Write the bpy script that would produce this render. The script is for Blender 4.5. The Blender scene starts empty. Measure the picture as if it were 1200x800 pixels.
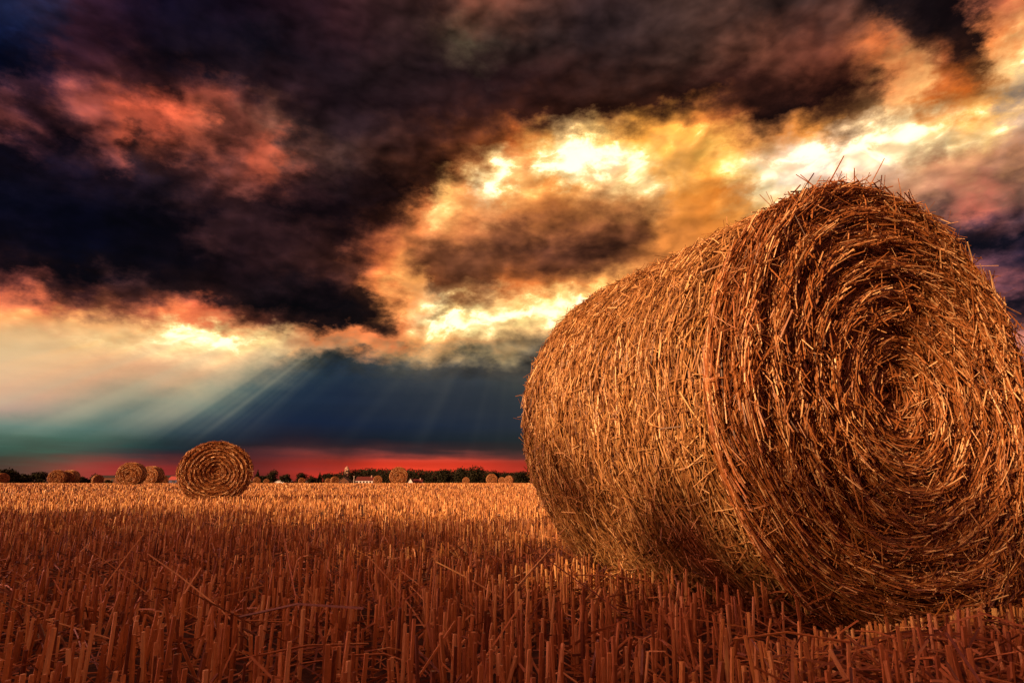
import bpy, math, random
import numpy as np

rad = math.radians
rng = np.random.default_rng(7)
random.seed(7)
SC = bpy.context.scene
COL = SC.collection

EXPO = 0.40

# ------------------------------------------------------------------ camera
F_PX = 720.0                      # focal length in photo pixels (photo 1200 wide)
CAM_H = 0.44
PITCH = math.atan((566.8 - 400) / F_PX)
cam_d = bpy.data.cameras.new('camera')
cam = bpy.data.objects.new('camera', cam_d)
COL.objects.link(cam)
cam.location = (0, 0, CAM_H)
cam.rotation_euler = (math.pi / 2 + PITCH, 0, 0)
cam_d.sensor_width = 36.0
cam_d.lens = 36.0 * F_PX / 1200.0
cam_d.clip_start = 0.05
cam_d.clip_end = 20000
SC.camera = cam
SC.view_settings.view_transform = 'Standard'
SC.view_settings.look = 'None'
SC.view_settings.exposure = EXPO
SC.view_settings.gamma = 1.0
SC.view_settings.use_curve_mapping = False
SC.render.engine = 'CYCLES'
SC.cycles.max_bounces = 5
SC.cycles.diffuse_bounces = 3

# ------------------------------------------------------------------ object helpers
def tag(o, label=None, cat=None, group=None, kind=None):
    if label: o['label'] = label
    if cat: o['category'] = cat
    if group: o['group'] = group
    if kind: o['kind'] = kind
    return o

def empty(name, loc, rz=0.0):
    o = bpy.data.objects.new(name, None)
    COL.objects.link(o)
    o.location = loc
    o.rotation_euler = (0, 0, rz)
    o.empty_display_size = 0.2
    return o

def link(name, me, mat, parent=None):
    o = bpy.data.objects.new(name, me)
    COL.objects.link(o)
    if mat is not None and not me.materials:
        me.materials.append(mat)
    if parent is not None:
        o.parent = parent
    return o

def copy_tree(o, parent=None):
    kids = list(o.children)
    c = o.copy()
    COL.objects.link(c)
    if parent is not None:
        c.parent = parent
    for k in kids:
        copy_tree(k, c)
    return c

class Geo:
    """collects numpy vertex / face blocks and links them as one mesh"""
    def __init__(s):
        s.v = []; s.q = []; s.t = []; s.a = []; s.n = 0
    def add(s, v, quads=None, tris=None, var=0.5):
        v = np.asarray(v, float).reshape(-1, 3)
        s.v.append(v)
        if quads is not None and len(quads): s.q.append(np.asarray(quads, int) + s.n)
        if tris is not None and len(tris): s.t.append(np.asarray(tris, int) + s.n)
        s.a.append(np.broadcast_to(np.asarray(var, float), (len(v),)))
        s.n += len(v)
    def box(s, x0, x1, y0, y1, z0, z1, var=0.5):
        v = [(x0,y0,z0),(x1,y0,z0),(x1,y1,z0),(x0,y1,z0),(x0,y0,z1),(x1,y0,z1),(x1,y1,z1),(x0,y1,z1)]
        s.add(v, [(0,3,2,1),(4,5,6,7),(0,1,5,4),(1,2,6,5),(2,3,7,6),(3,0,4,7)], None, var)
    def mesh(s, name, smooth=False):
        v = np.concatenate(s.v)
        q = np.concatenate(s.q) if s.q else np.zeros((0, 4), int)
        t = np.concatenate(s.t) if s.t else np.zeros((0, 3), int)
        me = bpy.data.meshes.new(name)
        me.vertices.add(len(v))
        me.vertices.foreach_set('co', v.astype(np.float32).ravel())
        li = np.concatenate([q.ravel(), t.ravel()]).astype(np.int32)
        me.loops.add(len(li))
        me.loops.foreach_set('vertex_index', li)
        st = np.concatenate([np.arange(len(q)) * 4, len(q) * 4 + np.arange(len(t)) * 3]).astype(np.int32)
        me.polygons.add(len(q) + len(t))
        me.polygons.foreach_set('loop_start', st)
        me.update(calc_edges=True)
        at = me.attributes.new('var', 'FLOAT', 'POINT')
        at.data.foreach_set('value', np.concatenate(s.a).astype(np.float32))
        me.polygons.foreach_set('use_smooth', np.full(len(me.polygons), smooth, bool))
        me.validate()
        return me
    def build(s, name, mat, parent=None, smooth=False):
        return link(name, s.mesh(name, smooth), mat, parent)

def tubes(g, P, r, sides=3, var=0.5, taper=None, cap=True):
    """P (N,K,3) centre lines, r (N,) radii -> N thin tubes"""
    N, K, _ = P.shape
    T = np.gradient(P, axis=1)
    T /= np.linalg.norm(T, axis=2, keepdims=True) + 1e-9
    ref = rng.normal(size=(N, 1, 3))
    A = np.cross(T, ref); A /= np.linalg.norm(A, axis=2, keepdims=True) + 1e-9
    B = np.cross(T, A)
    ang = np.arange(sides) / sides * 2 * np.pi
    rr = np.broadcast_to(np.asarray(r, float).reshape(N, 1), (N, K)).copy()
    if taper is not None: rr = rr * np.asarray(taper).reshape(1, K)
    V = P[:, :, None] + rr[:, :, None, None] * (np.cos(ang)[None, None, :, None] * A[:, :, None] + np.sin(ang)[None, None, :, None] * B[:, :, None])
    idx = np.arange(N * K * sides).reshape(N, K, sides)
    nx = np.roll(idx, -1, axis=2)
    Q = np.stack([idx[:, :-1], nx[:, :-1], nx[:, 1:], idx[:, 1:]], -1).reshape(-1, 4)
    Tt = None; Qc = None
    if cap:
        if sides == 3: Tt = np.concatenate([idx[:, -1], idx[:, 0, ::-1]])
        elif sides == 4: Q = np.concatenate([Q, idx[:, -1], idx[:, 0, ::-1]])
        else:
            Tt = np.concatenate([np.stack([idx[:, -1, 0], idx[:, -1, k], idx[:, -1, k + 1]], -1) for k in range(1, sides - 1)])
    va = np.repeat(np.broadcast_to(np.asarray(var, float), (N,)), K * sides)
    g.add(V.reshape(-1, 3), Q, Tt, va)

def terr(y):
    """the field rises gently to just under eye level"""
    q = np.clip((np.asarray(y, float) - 18.5) / 34.0, 0, 1)
    return .40 * q * q * (3 - 2 * q)

# ------------------------------------------------------------------ materials
def new_mat(name):
    m = bpy.data.materials.new(name); m.use_nodes = True
    nt = m.node_tree
    return m, nt, nt.nodes['Principled BSDF']

def ramp(nt, stops, src=None, mode='LINEAR'):
    n = nt.nodes.new('ShaderNodeValToRGB')
    cr = n.color_ramp; cr.interpolation = mode
    for i, (p, c) in enumerate(stops):
        e = cr.elements[i] if i < 2 else cr.elements.new(p)
        e.position = p; e.color = (*c, 1)
    if src is not None: nt.links.new(src, n.inputs[0])
    return n

def noise(nt, scale, detail=4, rough=0.55, vec=None):
    n = nt.nodes.new('ShaderNodeTexNoise')
    n.inputs['Scale'].default_value = scale
    n.inputs['Detail'].default_value = detail
    n.inputs['Roughness'].default_value = rough
    if vec is not None: nt.links.new(vec, n.inputs['Vector'])
    return n

def straw_mat(name, stops, rough=0.45, spec=0.4, streak=90.0):
    m, nt, b = new_mat(name)
    a = nt.nodes.new('ShaderNodeAttribute'); a.attribute_name = 'var'
    tc = nt.nodes.new('ShaderNodeTexCoord')
    n = noise(nt, streak, 2, 0.6, tc.outputs['Object'])
    ad = nt.nodes.new('ShaderNodeMath'); ad.operation = 'MULTIPLY_ADD'
    nt.links.new(n.outputs['Fac'], ad.inputs[0]); ad.inputs[1].default_value = 0.5
    nt.links.new(a.outputs['Fac'], ad.inputs[2])
    sb = nt.nodes.new('ShaderNodeMath'); sb.operation = 'SUBTRACT'; sb.use_clamp = True
    nt.links.new(ad.outputs[0], sb.inputs[0]); sb.inputs[1].default_value = 0.25
    r = ramp(nt, stops, sb.outputs[0])
    nt.links.new(r.outputs['Color'], b.inputs['Base Color'])
    b.inputs['Roughness'].default_value = rough
    b.inputs['Specular IOR Level'].default_value = spec
    return m

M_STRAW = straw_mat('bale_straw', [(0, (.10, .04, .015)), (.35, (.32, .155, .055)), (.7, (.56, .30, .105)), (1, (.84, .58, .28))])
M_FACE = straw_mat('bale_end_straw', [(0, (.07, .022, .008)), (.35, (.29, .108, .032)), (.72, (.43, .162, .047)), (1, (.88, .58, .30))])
M_STUB = straw_mat('stubble_straw', [(0, (.15, .05, .02)), (.35, (.42, .17, .055)), (.7, (.66, .31, .095)), (1, (.84, .52, .21))])

def plain(name, col, rough=0.8, var=0.25, scale=3.0):
    m, nt, b = new_mat(name)
    tc = nt.nodes.new('ShaderNodeTexCoord')
    n = noise(nt, scale, 5, 0.6, tc.outputs['Object'])
    c0 = tuple(x * (1 - var) for x in col); c1 = tuple(min(1, x * (1 + var)) for x in col)
    r = ramp(nt, [(.3, c0), (.7, c1)], n.outputs['Fac'])
    nt.links.new(r.outputs['Color'], b.inputs['Base Color'])
    b.inputs['Roughness'].default_value = rough
    return m

# ground
M_GROUND, nt, b = new_mat('stubble_field_soil')
tc = nt.nodes.new('ShaderNodeTexCoord')
n1 = noise(nt, 26, 8, 0.7, tc.outputs['Object'])
n2 = noise(nt, 0.35, 4, 0.6, tc.outputs['Object'])
mp = nt.nodes.new('ShaderNodeMapping'); mp.inputs['Scale'].default_value = (.05, .6, 1)
nt.links.new(tc.outputs['Object'], mp.inputs['Vector'])
n3 = noise(nt, 1.0, 4, 0.6, mp.outputs['Vector'])
mx = nt.nodes.new('ShaderNodeMath'); mx.operation = 'ADD'
nt.links.new(n1.outputs['Fac'], mx.inputs[0]); nt.links.new(n3.outputs['Fac'], mx.inputs[1])
mx2 = nt.nodes.new('ShaderNodeMath'); mx2.operation = 'MULTIPLY_ADD'
nt.links.new(n2.outputs['Fac'], mx2.inputs[0]); mx2.inputs[1].default_value = .5
nt.links.new(mx.outputs[0], mx2.inputs[2])
r = ramp(nt, [(0.0, (.03, .013, .008)), (.5, (.075, .033, .015)), (1, (.40, .19, .06))])
mr = nt.nodes.new('ShaderNodeMapRange'); mr.inputs['From Min'].default_value = .85; mr.inputs['From Max'].default_value = 1.7
nt.links.new(mx2.outputs[0], mr.inputs['Value']); nt.links.new(mr.outputs[0], r.inputs[0])
nt.links.new(r.outputs['Color'], b.inputs['Base Color'])
b.inputs['Roughness'].default_value = .9
bp = nt.nodes.new('ShaderNodeBump'); bp.inputs['Strength'].default_value = .8; bp.inputs['Distance'].default_value = .04
nt.links.new(n1.outputs['Fac'], bp.inputs['Height']); nt.links.new(bp.outputs['Normal'], b.inputs['Normal'])

# ------------------------------------------------------------------ sun
SUN_DIR = np.array([-.72, -.63, .285]); SUN_DIR /= np.linalg.norm(SUN_DIR)
sd = bpy.data.lights.new('sun', 'SUN'); sd.energy = 5.0; sd.angle = rad(1.0); sd.color = (1.0, .54, .25)
so = bpy.data.objects.new('sun', sd); COL.objects.link(so)
from mathutils import Vector
so.rotation_euler = Vector(SUN_DIR).to_track_quat('Z', 'Y').to_euler()
so.location = (-20, -20, 30)
SUN_EL = math.asin(SUN_DIR[2]); SUN_AZ = math.atan2(SUN_DIR[0], SUN_DIR[1])

# ------------------------------------------------------------------ sky (world), a table over azimuth / elevation broken up by noise
SKY = {
0: "0:35,40,66 60:40,34,50 100:46,28,38 200:22,18,32 300:35,22,30 400:54,33,35 500:50,34,33 560:100,58,46 600:92,58,48 700:48,37,38 800:64,47,42 900:60,44,40 1000:66,46,42 1060:44,34,36 1130:40,29,33 1160:150,85,65 1200:195,112,80",
50: "0:20,26,50 60:30,26,42 100:50,28,36 200:24,20,30 300:26,22,30 400:42,26,30 500:50,36,34 550:70,60,48 600:58,44,40 700:48,36,36 800:58,42,38 900:92,56,44 950:80,46,38 1000:120,68,48 1040:185,105,66 1090:62,42,38 1140:58,38,35 1165:225,140,80 1200:255,215,140",
75: "0:18,22,44 100:64,36,42 200:36,26,34 300:36,28,34 400:36,26,30 500:50,36,34 600:52,36,34 700:50,36,34 800:62,44,38 900:100,58,44 980:95,52,40 1030:170,98,62 1055:245,190,115 1085:160,88,56 1130:90,52,40 1155:100,62,44 1180:255,215,140 1200:255,220,150",
100: "0:20,22,40 50:56,34,42 100:112,58,52 150:90,48,46 200:60,38,40 300:52,33,36 400:36,26,30 500:36,26,30 600:48,30,30 700:60,36,30 800:70,42,36 900:66,38,32 1000:90,48,36 1040:215,150,95 1060:255,225,160 1085:215,120,60 1130:240,140,66 1160:250,180,100 1185:220,205,185 1200:200,190,180",
130: "0:88,48,48 20:110,58,54 50:36,26,36 100:110,58,52 150:165,78,62 190:220,112,84 240:185,90,68 270:120,64,52 320:95,64,52 350:50,34,36 400:40,28,32 500:44,28,28 600:66,38,32 700:80,46,34 760:98,56,40 800:80,46,36 900:58,36,32 1000:72,40,32 1035:200,150,100 1060:230,200,140 1085:225,150,80 1120:250,180,90 1160:255,215,140 1185:180,172,160 1200:180,165,150",
150: "0:100,54,50 40:70,40,44 60:34,26,38 100:80,46,48 150:170,84,66 175:90,54,50 200:225,118,86 250:100,58,50 300:130,68,54 350:60,44,42 400:46,33,36 500:54,33,30 560:90,50,36 620:130,70,42 660:205,120,62 700:245,170,85 750:250,170,80 800:248,172,86 850:225,140,72 890:175,96,58 930:230,150,74 1000:250,200,112 1060:255,235,180 1110:255,240,190 1160:255,225,150 1200:225,190,165",
175: "0:36,26,36 60:28,22,34 100:60,38,42 150:130,66,56 170:62,42,44 200:90,52,48 230:160,80,62 270:80,50,46 300:170,84,66 325:185,90,68 350:90,58,50 400:64,46,42 500:70,40,30 560:130,70,40 600:205,120,62 640:255,215,120 660:255,250,225 700:255,232,170 750:255,190,95 800:255,195,100 850:255,190,100 900:255,215,140 960:255,225,190 1020:255,235,210 1060:255,232,180 1120:255,225,160 1160:240,190,130 1200:205,155,120",
200: "0:20,18,30 100:36,26,36 200:56,36,38 250:90,52,48 300:150,76,62 325:160,82,64 360:70,46,44 400:52,36,36 450:44,28,26 500:66,38,28 540:150,85,48 570:255,235,170 585:255,240,200 610:240,175,95 640:255,250,220 680:255,255,240 710:248,215,185 745:255,245,215 780:250,205,125 820:250,175,85 870:255,225,150 920:255,232,215 1000:250,225,205 1050:250,218,155 1100:215,160,122 1150:180,132,106 1200:160,118,102",
220: "0:16,16,28 100:24,20,32 200:38,28,34 280:90,52,46 310:80,46,44 400:40,28,32 470:48,28,24 500:130,74,45 520:255,220,140 545:225,150,80 575:255,255,235 600:250,195,120 650:240,170,95 700:250,190,115 760:245,205,140 800:240,170,80 850:225,140,60 900:255,240,190 1000:250,215,180 1100:190,140,112 1150:190,125,105 1200:165,115,102",
250: "0:14,14,26 100:15,14,26 200:20,16,24 300:34,24,28 400:30,20,24 450:56,32,26 490:205,125,75 510:250,195,125 550:230,160,98 600:215,145,88 650:180,112,68 700:165,102,64 750:165,105,62 775:215,150,82 840:225,150,70 900:250,200,120 1000:230,170,120 1100:135,92,84 1140:200,118,104 1170:190,108,98 1200:130,90,90",
275: "0:26,20,30 60:16,14,26 100:13,12,24 200:20,16,24 260:60,36,34 300:44,28,30 400:50,30,28 450:120,66,46 500:180,110,70 550:165,100,66 600:125,76,54 640:140,86,58 700:115,70,50 750:130,80,54 790:215,145,78 850:210,140,72 1000:150,100,85 1100:80,60,70 1150:70,55,70 1200:70,58,74",
300: "0:22,18,28 100:12,12,22 200:22,17,24 300:36,24,28 400:64,38,32 440:165,88,58 470:215,138,82 500:130,80,56 550:112,70,52 600:118,72,52 650:100,60,48 700:100,60,46 750:150,90,55 800:220,150,80 1000:90,65,66 1100:45,38,54 1150:34,32,50 1200:34,34,54",
325: "0:110,62,54 50:40,28,34 100:20,16,24 150:34,24,28 200:42,28,30 300:44,28,30 370:56,34,32 420:95,55,42 445:200,115,70 480:250,195,115 510:165,95,60 550:125,76,52 600:170,100,62 630:190,115,66 660:160,95,60 700:235,165,92 1100:110,68,72 1150:120,72,74 1200:90,60,70",
340: "0:195,95,76 30:150,76,64 60:90,52,48 100:70,42,44 150:90,54,48 200:64,42,42 250:34,25,30 300:30,24,30 380:36,25,28 430:75,45,36 455:225,145,85 480:245,190,115 510:120,70,48 550:110,66,46 590:215,130,74 640:225,145,80 700:255,225,140 1100:140,82,78 1150:165,92,86 1200:46,36,50",
360: "0:245,150,95 40:225,125,86 90:150,82,66 150:95,56,50 200:165,88,68 240:190,98,70 270:95,58,50 320:34,26,30 400:30,23,27 440:60,38,32 465:230,150,88 500:255,235,180 540:240,180,105 570:255,235,175 620:255,225,150 660:255,240,180 700:240,190,110 1100:60,45,55 1150:110,70,70 1200:40,32,46",
378: "0:250,180,112 50:245,165,102 100:245,170,105 150:225,132,88 200:235,142,92 250:205,118,84 300:185,100,72 350:85,52,45 400:38,28,30 440:52,36,34 470:215,135,85 500:255,225,160 530:255,250,210 570:255,235,180 600:255,225,150 640:240,200,135 1150:190,120,105 1200:185,118,105",
395: "0:250,195,125 60:250,185,115 110:255,200,125 170:255,215,140 230:255,235,170 290:255,228,155 330:255,230,160 360:235,150,92 400:235,148,92 450:205,125,82 490:240,180,112 550:225,180,120 600:185,152,110 650:135,112,90 1150:170,112,102 1200:190,122,110",
412: "0:250,205,140 100:248,200,135 200:245,205,150 300:250,210,150 335:215,165,115 360:140,120,95 400:130,105,82 430:185,125,85 470:150,122,92 500:190,155,110 550:150,130,100 600:150,128,95 650:95,86,76 1200:140,95,92",
428: "0:248,205,148 100:238,188,138 200:228,184,140 260:232,190,142 300:185,155,118 340:80,90,86 370:46,62,70 400:44,58,68 440:66,72,74 480:92,88,80 520:92,86,78 550:78,76,74 600:88,82,74 650:70,68,66 1200:95,72,76",
450: "0:228,182,135 60:218,172,130 120:200,162,126 160:190,158,124 200:200,168,132 240:165,152,122 270:110,120,106 300:58,84,88 340:30,46,64 400:28,40,60 450:42,50,62 500:48,54,62 550:48,54,62 600:56,60,60 650:56,58,58 1200:60,52,60",
475: "0:202,165,128 50:190,155,120 90:160,148,122 130:130,132,112 170:125,134,114 200:112,126,110 230:80,108,104 260:48,76,84 300:27,46,66 350:24,38,60 400:32,42,60 450:36,44,58 500:42,48,58 550:42,48,58 600:46,52,58 1200:46,44,54",
500: "0:95,126,112 50:84,120,110 100:80,116,106 140:66,102,100 180:46,76,84 220:30,52,70 260:22,38,62 300:20,32,58 400:19,31,57 500:25,36,56 600:36,44,57 1200:40,42,54",
520: "0:56,92,98 60:58,94,98 110:50,84,92 150:36,64,78 200:26,44,66 250:21,32,56 300:28,29,52 350:44,30,46 400:28,29,50 450:22,30,52 500:24,32,52 600:32,40,54 1200:40,42,54",
530: "0:56,80,88 50:64,82,88 100:72,72,82 150:66,52,68 200:56,36,56 250:66,34,52 300:70,34,50 350:95,38,50 400:64,33,48 440:105,40,48 500:90,40,48 550:70,38,48 600:60,40,50 1200:60,42,54",
541: "0:76,72,78 50:100,74,80 100:145,70,76 150:135,58,68 200:105,46,58 250:100,43,55 300:95,40,52 350:150,46,50 400:140,46,48 440:225,62,48 500:240,68,50 550:225,64,48 600:175,56,50 1200:110,50,55",
552: "0:90,66,74 50:118,72,76 90:170,68,72 150:180,58,66 200:155,48,58 250:140,46,55 300:115,42,50 350:175,50,48 400:215,58,46 450:242,68,48 500:242,70,50 550:235,66,48 600:205,60,50 1200:140,52,52",
568: "0:95,62,70 50:120,68,72 100:165,62,66 150:160,54,62 200:140,46,55 300:110,42,50 400:190,54,46 500:225,66,50 600:190,58,50 1200:130,50,52",
}
_ys = np.array(sorted(SKY))
_xs = np.arange(0, 1201, 10)
_tab = []
for y in _ys:
    pts = [p.split(':') for p in SKY[y].split()]
    px = [float(p[0]) for p in pts]; pc = np.array([[float(c) for c in p[1].split(',')] for p in pts])
    _tab.append(np.stack([np.interp(_xs, px, pc[:, k]) for k in range(3)], -1))
_tab = np.array(_tab) / 255.0
_tab[..., 1] *= 1 - .09 * np.clip((_tab[..., 0] - .6) / .2, 0, 1) * np.clip((.95 - _tab[..., 1]) / .1, 0, 1)
_tab[:-7, :, 2] *= 1 - .12 * np.clip((_tab[:-7, :, 0] - .5) / .25, 0, 1) * np.clip((.92 - _tab[:-7, :, 1]) / .15, 0, 1)
_tab[3:11, 88:, :] *= .90
_tab[..., 2] *= 1 - .16 * np.clip((_tab[..., 1] - .82) / .12, 0, 1)
_tab[-5:, :, 2] *= .78
_tab[-3:] *= .93

def sky_at(az, el):
    d = np.array([math.sin(az) * math.cos(el), math.cos(az) * math.cos(el), math.sin(el)])
    c, s = math.cos(PITCH), math.sin(PITCH)
    dep = d[1] * c + d[2] * s; up = -d[1] * s + d[2] * c
    x = min(1199.9, max(0, 600 + F_PX * d[0] / dep)); y = min(567.9, max(0, 400 - F_PX * up / dep))
    i = min(len(_xs) - 2, int(x / 10)); fx = x / 10 - i
    j = max(0, min(len(_ys) - 2, int(np.searchsorted(_ys, y, 'right')) - 1)); fy = (y - _ys[j]) / (_ys[j + 1] - _ys[j])
    a = _tab[j, i] * (1 - fx) + _tab[j, i + 1] * fx; b_ = _tab[j + 1, i] * (1 - fx) + _tab[j + 1, i + 1] * fx
    return a * (1 - fy) + b_ * fy

def sky_sharp(az, el):
    c = sky_at(az, el)
    if el < rad(10): return c
    da, de = rad(3.0), rad(2.2)
    m = (sky_at(az - da, el) + sky_at(az + da, el) + sky_at(az, el - de) + sky_at(az, el + de)) / 4
    lw = np.array([.4, .45, .15]); l0, lm = float(c @ lw), float(m @ lw)
    l1 = max(.055, l0 + 1.0 * min(max(l0 - lm, -.12), .07))
    return np.clip(c * min(1.35, max(.5, l1 / l0)), .02, 1.02)

W = bpy.data.worlds.new('World'); SC.world = W; W.use_nodes = True
nt = W.node_tree; N = nt.nodes; L = nt.links
for n in list(N): N.remove(n)
def math_(op, a, b=None, c=None, clamp=False):
    n = N.new('ShaderNodeMath'); n.operation = op; n.use_clamp = clamp
    for i, v in enumerate((a, b, c)):
        if v is None: continue
        if isinstance(v, (int, float)): n.inputs[i].default_value = v
        else: L.new(v, n.inputs[i])
    return n.outputs[0]
def mapr(v, a, b, c=0.0, d=1.0, smooth=False):
    n = N.new('ShaderNodeMapRange'); n.interpolation_type = 'SMOOTHSTEP' if smooth else 'LINEAR'
    n.inputs['From Min'].default_value = a; n.inputs['From Max'].default_value = b
    n.inputs['To Min'].default_value = c; n.inputs['To Max'].default_value = d
    L.new(v, n.inputs['Value']); return n.outputs[0]
def mixc(f, a, b, op='MIX'):
    n = N.new('ShaderNodeMix'); n.data_type = 'RGBA'; n.blend_type = op
    for s, v in ((n.inputs['Factor'], f), (n.inputs[6], a), (n.inputs[7], b)):
        if isinstance(v, (int, float)): s.default_value = v
        elif isinstance(v, tuple): s.default_value = (*v, 1)
        else: L.new(v, s)
    return n.outputs[2]
tc = N.new('ShaderNodeTexCoord')
sep = N.new('ShaderNodeSeparateXYZ'); L.new(tc.outputs['Generated'], sep.inputs[0])
DEG = 180 / math.pi
az0 = math_('MULTIPLY', math_('ARCTAN2', sep.outputs[0], sep.outputs[1]), DEG)
el0 = math_('MULTIPLY', math_('ARCSINE', sep.outputs[2]), DEG)
mpn = N.new('ShaderNodeMapping'); mpn.inputs['Scale'].default_value = (1, 1, 1.7)
L.new(tc.outputs['Generated'], mpn.inputs['Vector'])
def wnoise(scale, detail, rough, off, dist=0.0):
    m = N.new('ShaderNodeMapping'); m.inputs['Location'].default_value = off
    L.new(mpn.outputs['Vector'], m.inputs['Vector'])
    n = N.new('ShaderNodeTexNoise'); n.inputs['Scale'].default_value = scale
    n.inputs['Detail'].default_value = detail; n.inputs['Roughness'].default_value = rough
    n.inputs['Distortion'].default_value = dist
    L.new(m.outputs['Vector'], n.inputs['Vector']); return n
cloud = mapr(el0, 8.3, 12.3, 0.0, 1.0, True)                 # how broken the cloud is at this height
amp = mapr(el0, 2.0, 15.0, 0.16, 1.0, True)
nw = wnoise(7.5, 11, 0.66, (3.1, 1.7, .4))
sw = N.new('ShaderNodeSeparateColor'); L.new(nw.outputs['Color'], sw.inputs[0])
az = math_('ADD', az0, math_('MULTIPLY', math_('SUBTRACT', sw.outputs[0], .5), math_('MULTIPLY', amp, 9.0)))
el = math_('ADD', el0, math_('MULTIPLY', math_('SUBTRACT', sw.outputs[1], .5), math_('MULTIPLY', amp, 5.5)))
# soft level streaks in the rain haze near the horizon
ml = N.new('ShaderNodeMapping'); ml.inputs['Scale'].default_value = (1, 1, 9); L.new(tc.outputs['Generated'], ml.inputs['Vector'])
nl = N.new('ShaderNodeTexNoise'); nl.inputs['Scale'].default_value = 6.0; nl.inputs['Detail'].default_value = 5; L.new(ml.outputs[0], nl.inputs['Vector'])
el = math_('ADD', el, math_('MULTIPLY', math_('SUBTRACT', nl.outputs['Fac'], .5), math_('MULTIPLY', mapr(el0, 4.5, 2.5, 0, 1, True), 2.6)))
nf = wnoise(26.0, 8, 0.60, (6.1, 2.7, 9.4))
sf = N.new('ShaderNodeSeparateColor'); L.new(nf.outputs['Color'], sf.inputs[0])
az = math_('ADD', az, math_('MULTIPLY', math_('SUBTRACT', sf.outputs[0], .5), math_('MULTIPLY', cloud, 5.0)))
el = math_('ADD', el, math_('MULTIPLY', math_('SUBTRACT', sf.outputs[1], .5), math_('MULTIPLY', cloud, 3.6)))
ELS = [0, .5, 1.0, 1.5, 2.0, 2.5, 3.1, 4.0, 5.2, 6.5, 8, 9.3, 10.6, 11.9, 13.1, 14.3, 15.6, 17, 18.5, 20, 21.6, 23.4, 25.2, 27, 29, 31, 33.5, 36, 39, 43]
AZM = 47.0
fl = mapr(az, -AZM, 0); fr = mapr(az, 0, AZM); side = math_('GREATER_THAN', az, 0.0)
def row(e):
    outs = []
    for a0, a1, f in ((-AZM, 0, fl), (0, AZM, fr)):
        n = N.new('ShaderNodeValToRGB'); cr = n.color_ramp; cr.interpolation = 'LINEAR'
        for i in range(32):
            p = i / 31
            c = sky_sharp(rad(a0 + (a1 - a0) * p), rad(e))
            if i == 0: q = cr.elements[0]; q.position = 0
            elif i == 31: q = cr.elements[len(cr.elements) - 1]; q.position = 1
            else: q = cr.elements.new(p)
            q.color = (*c, 1)
        L.new(f, n.inputs[0]); outs.append(n.outputs['Color'])
    return mixc(side, outs[0], outs[1])
acc = row(ELS[0])
for k in range(1, len(ELS)):
    acc = mixc(mapr(el, ELS[k - 1], ELS[k]), acc, row(ELS[k]))
# finer billows: lighter and darker wisps inside the cloud
def billow(off):
    # rounded heaps with creases between them
    tot = None
    for sc, w, o in ((4.6, .50, .0), (10.0, .36, 3.3), (21.0, .20, 7.1), (44.0, .07, 1.9)):
        n = wnoise(sc, 1.5, .5, (off[0] + o, off[1] + o * .7, off[2] - o), 0.0)
        b_ = math_('MULTIPLY', math_('ABSOLUTE', math_('SUBTRACT', n.outputs['Fac'], .5)), w * 2.4)
        tot = b_ if tot is None else math_('ADD', tot, b_)
    return tot
b1 = billow((.3, 5.2, 2.0)); b2_ = billow((.3 + .013, 5.2 + .004, 2.0 - .018))
relief = math_('SUBTRACT', b1, b2_)
nb = wnoise(9.0, 11, 0.60, (.3, 5.2, 2.0), 0.0)
sl = N.new('ShaderNodeSeparateColor'); L.new(acc, sl.inputs[0])
wam = math_('MULTIPLY', mapr(sl.outputs[0], .3, .95, 1.0, .48, True), mapr(sl.outputs[0], .05, .35, .62, .92, True))
tex = math_('ADD', math_('MULTIPLY', math_('SUBTRACT', nb.outputs['Fac'], 0.5), .55), math_('MULTIPLY', relief, 1.9))
tex = math_('ADD', tex, math_('MULTIPLY', math_('SUBTRACT', b1, .19), .8))
wis = math_('ADD', 1.02, math_('MULTIPLY', math_('MULTIPLY', tex, wam), cloud))
sc_ = N.new('ShaderNodeVectorMath'); sc_.operation = 'SCALE'; L.new(acc, sc_.inputs[0]); L.new(wis, sc_.inputs['Scale'])
acc = sc_.outputs[0]
lo = math_('ADD', 1.0, math_('MULTIPLY', math_('SUBTRACT', nl.outputs['Fac'], .5), math_('ADD', math_('MULTIPLY', math_('SUBTRACT', 1.0, cloud), .14), mapr(el0, 3.0, 1.5, 0, .55, True))))
sl2 = N.new('ShaderNodeVectorMath'); sl2.operation = 'SCALE'; L.new(acc, sl2.inputs[0]); L.new(lo, sl2.inputs['Scale'])
acc = sl2.outputs[0]
# silver-lined cracks where the cloud is thin and bright
sg = N.new('ShaderNodeSeparateColor'); L.new(acc, sg.inputs[0])
nr = wnoise(9.0, 8, 0.6, (7.7, .2, 1.3), 0.6)
rid = math_('SUBTRACT', 1.0, math_('MULTIPLY', math_('ABSOLUTE', math_('SUBTRACT', nr.outputs['Fac'], .5)), 22.0), clamp=True)
thin = math_('MULTIPLY', mapr(sg.outputs[1], .62, .95, 0, 1, True), cloud)
crack = math_('MULTIPLY', math_('MULTIPLY', rid, thin), .34)
acc = mixc(crack, acc, (1.35, 1.18, .85))
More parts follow.
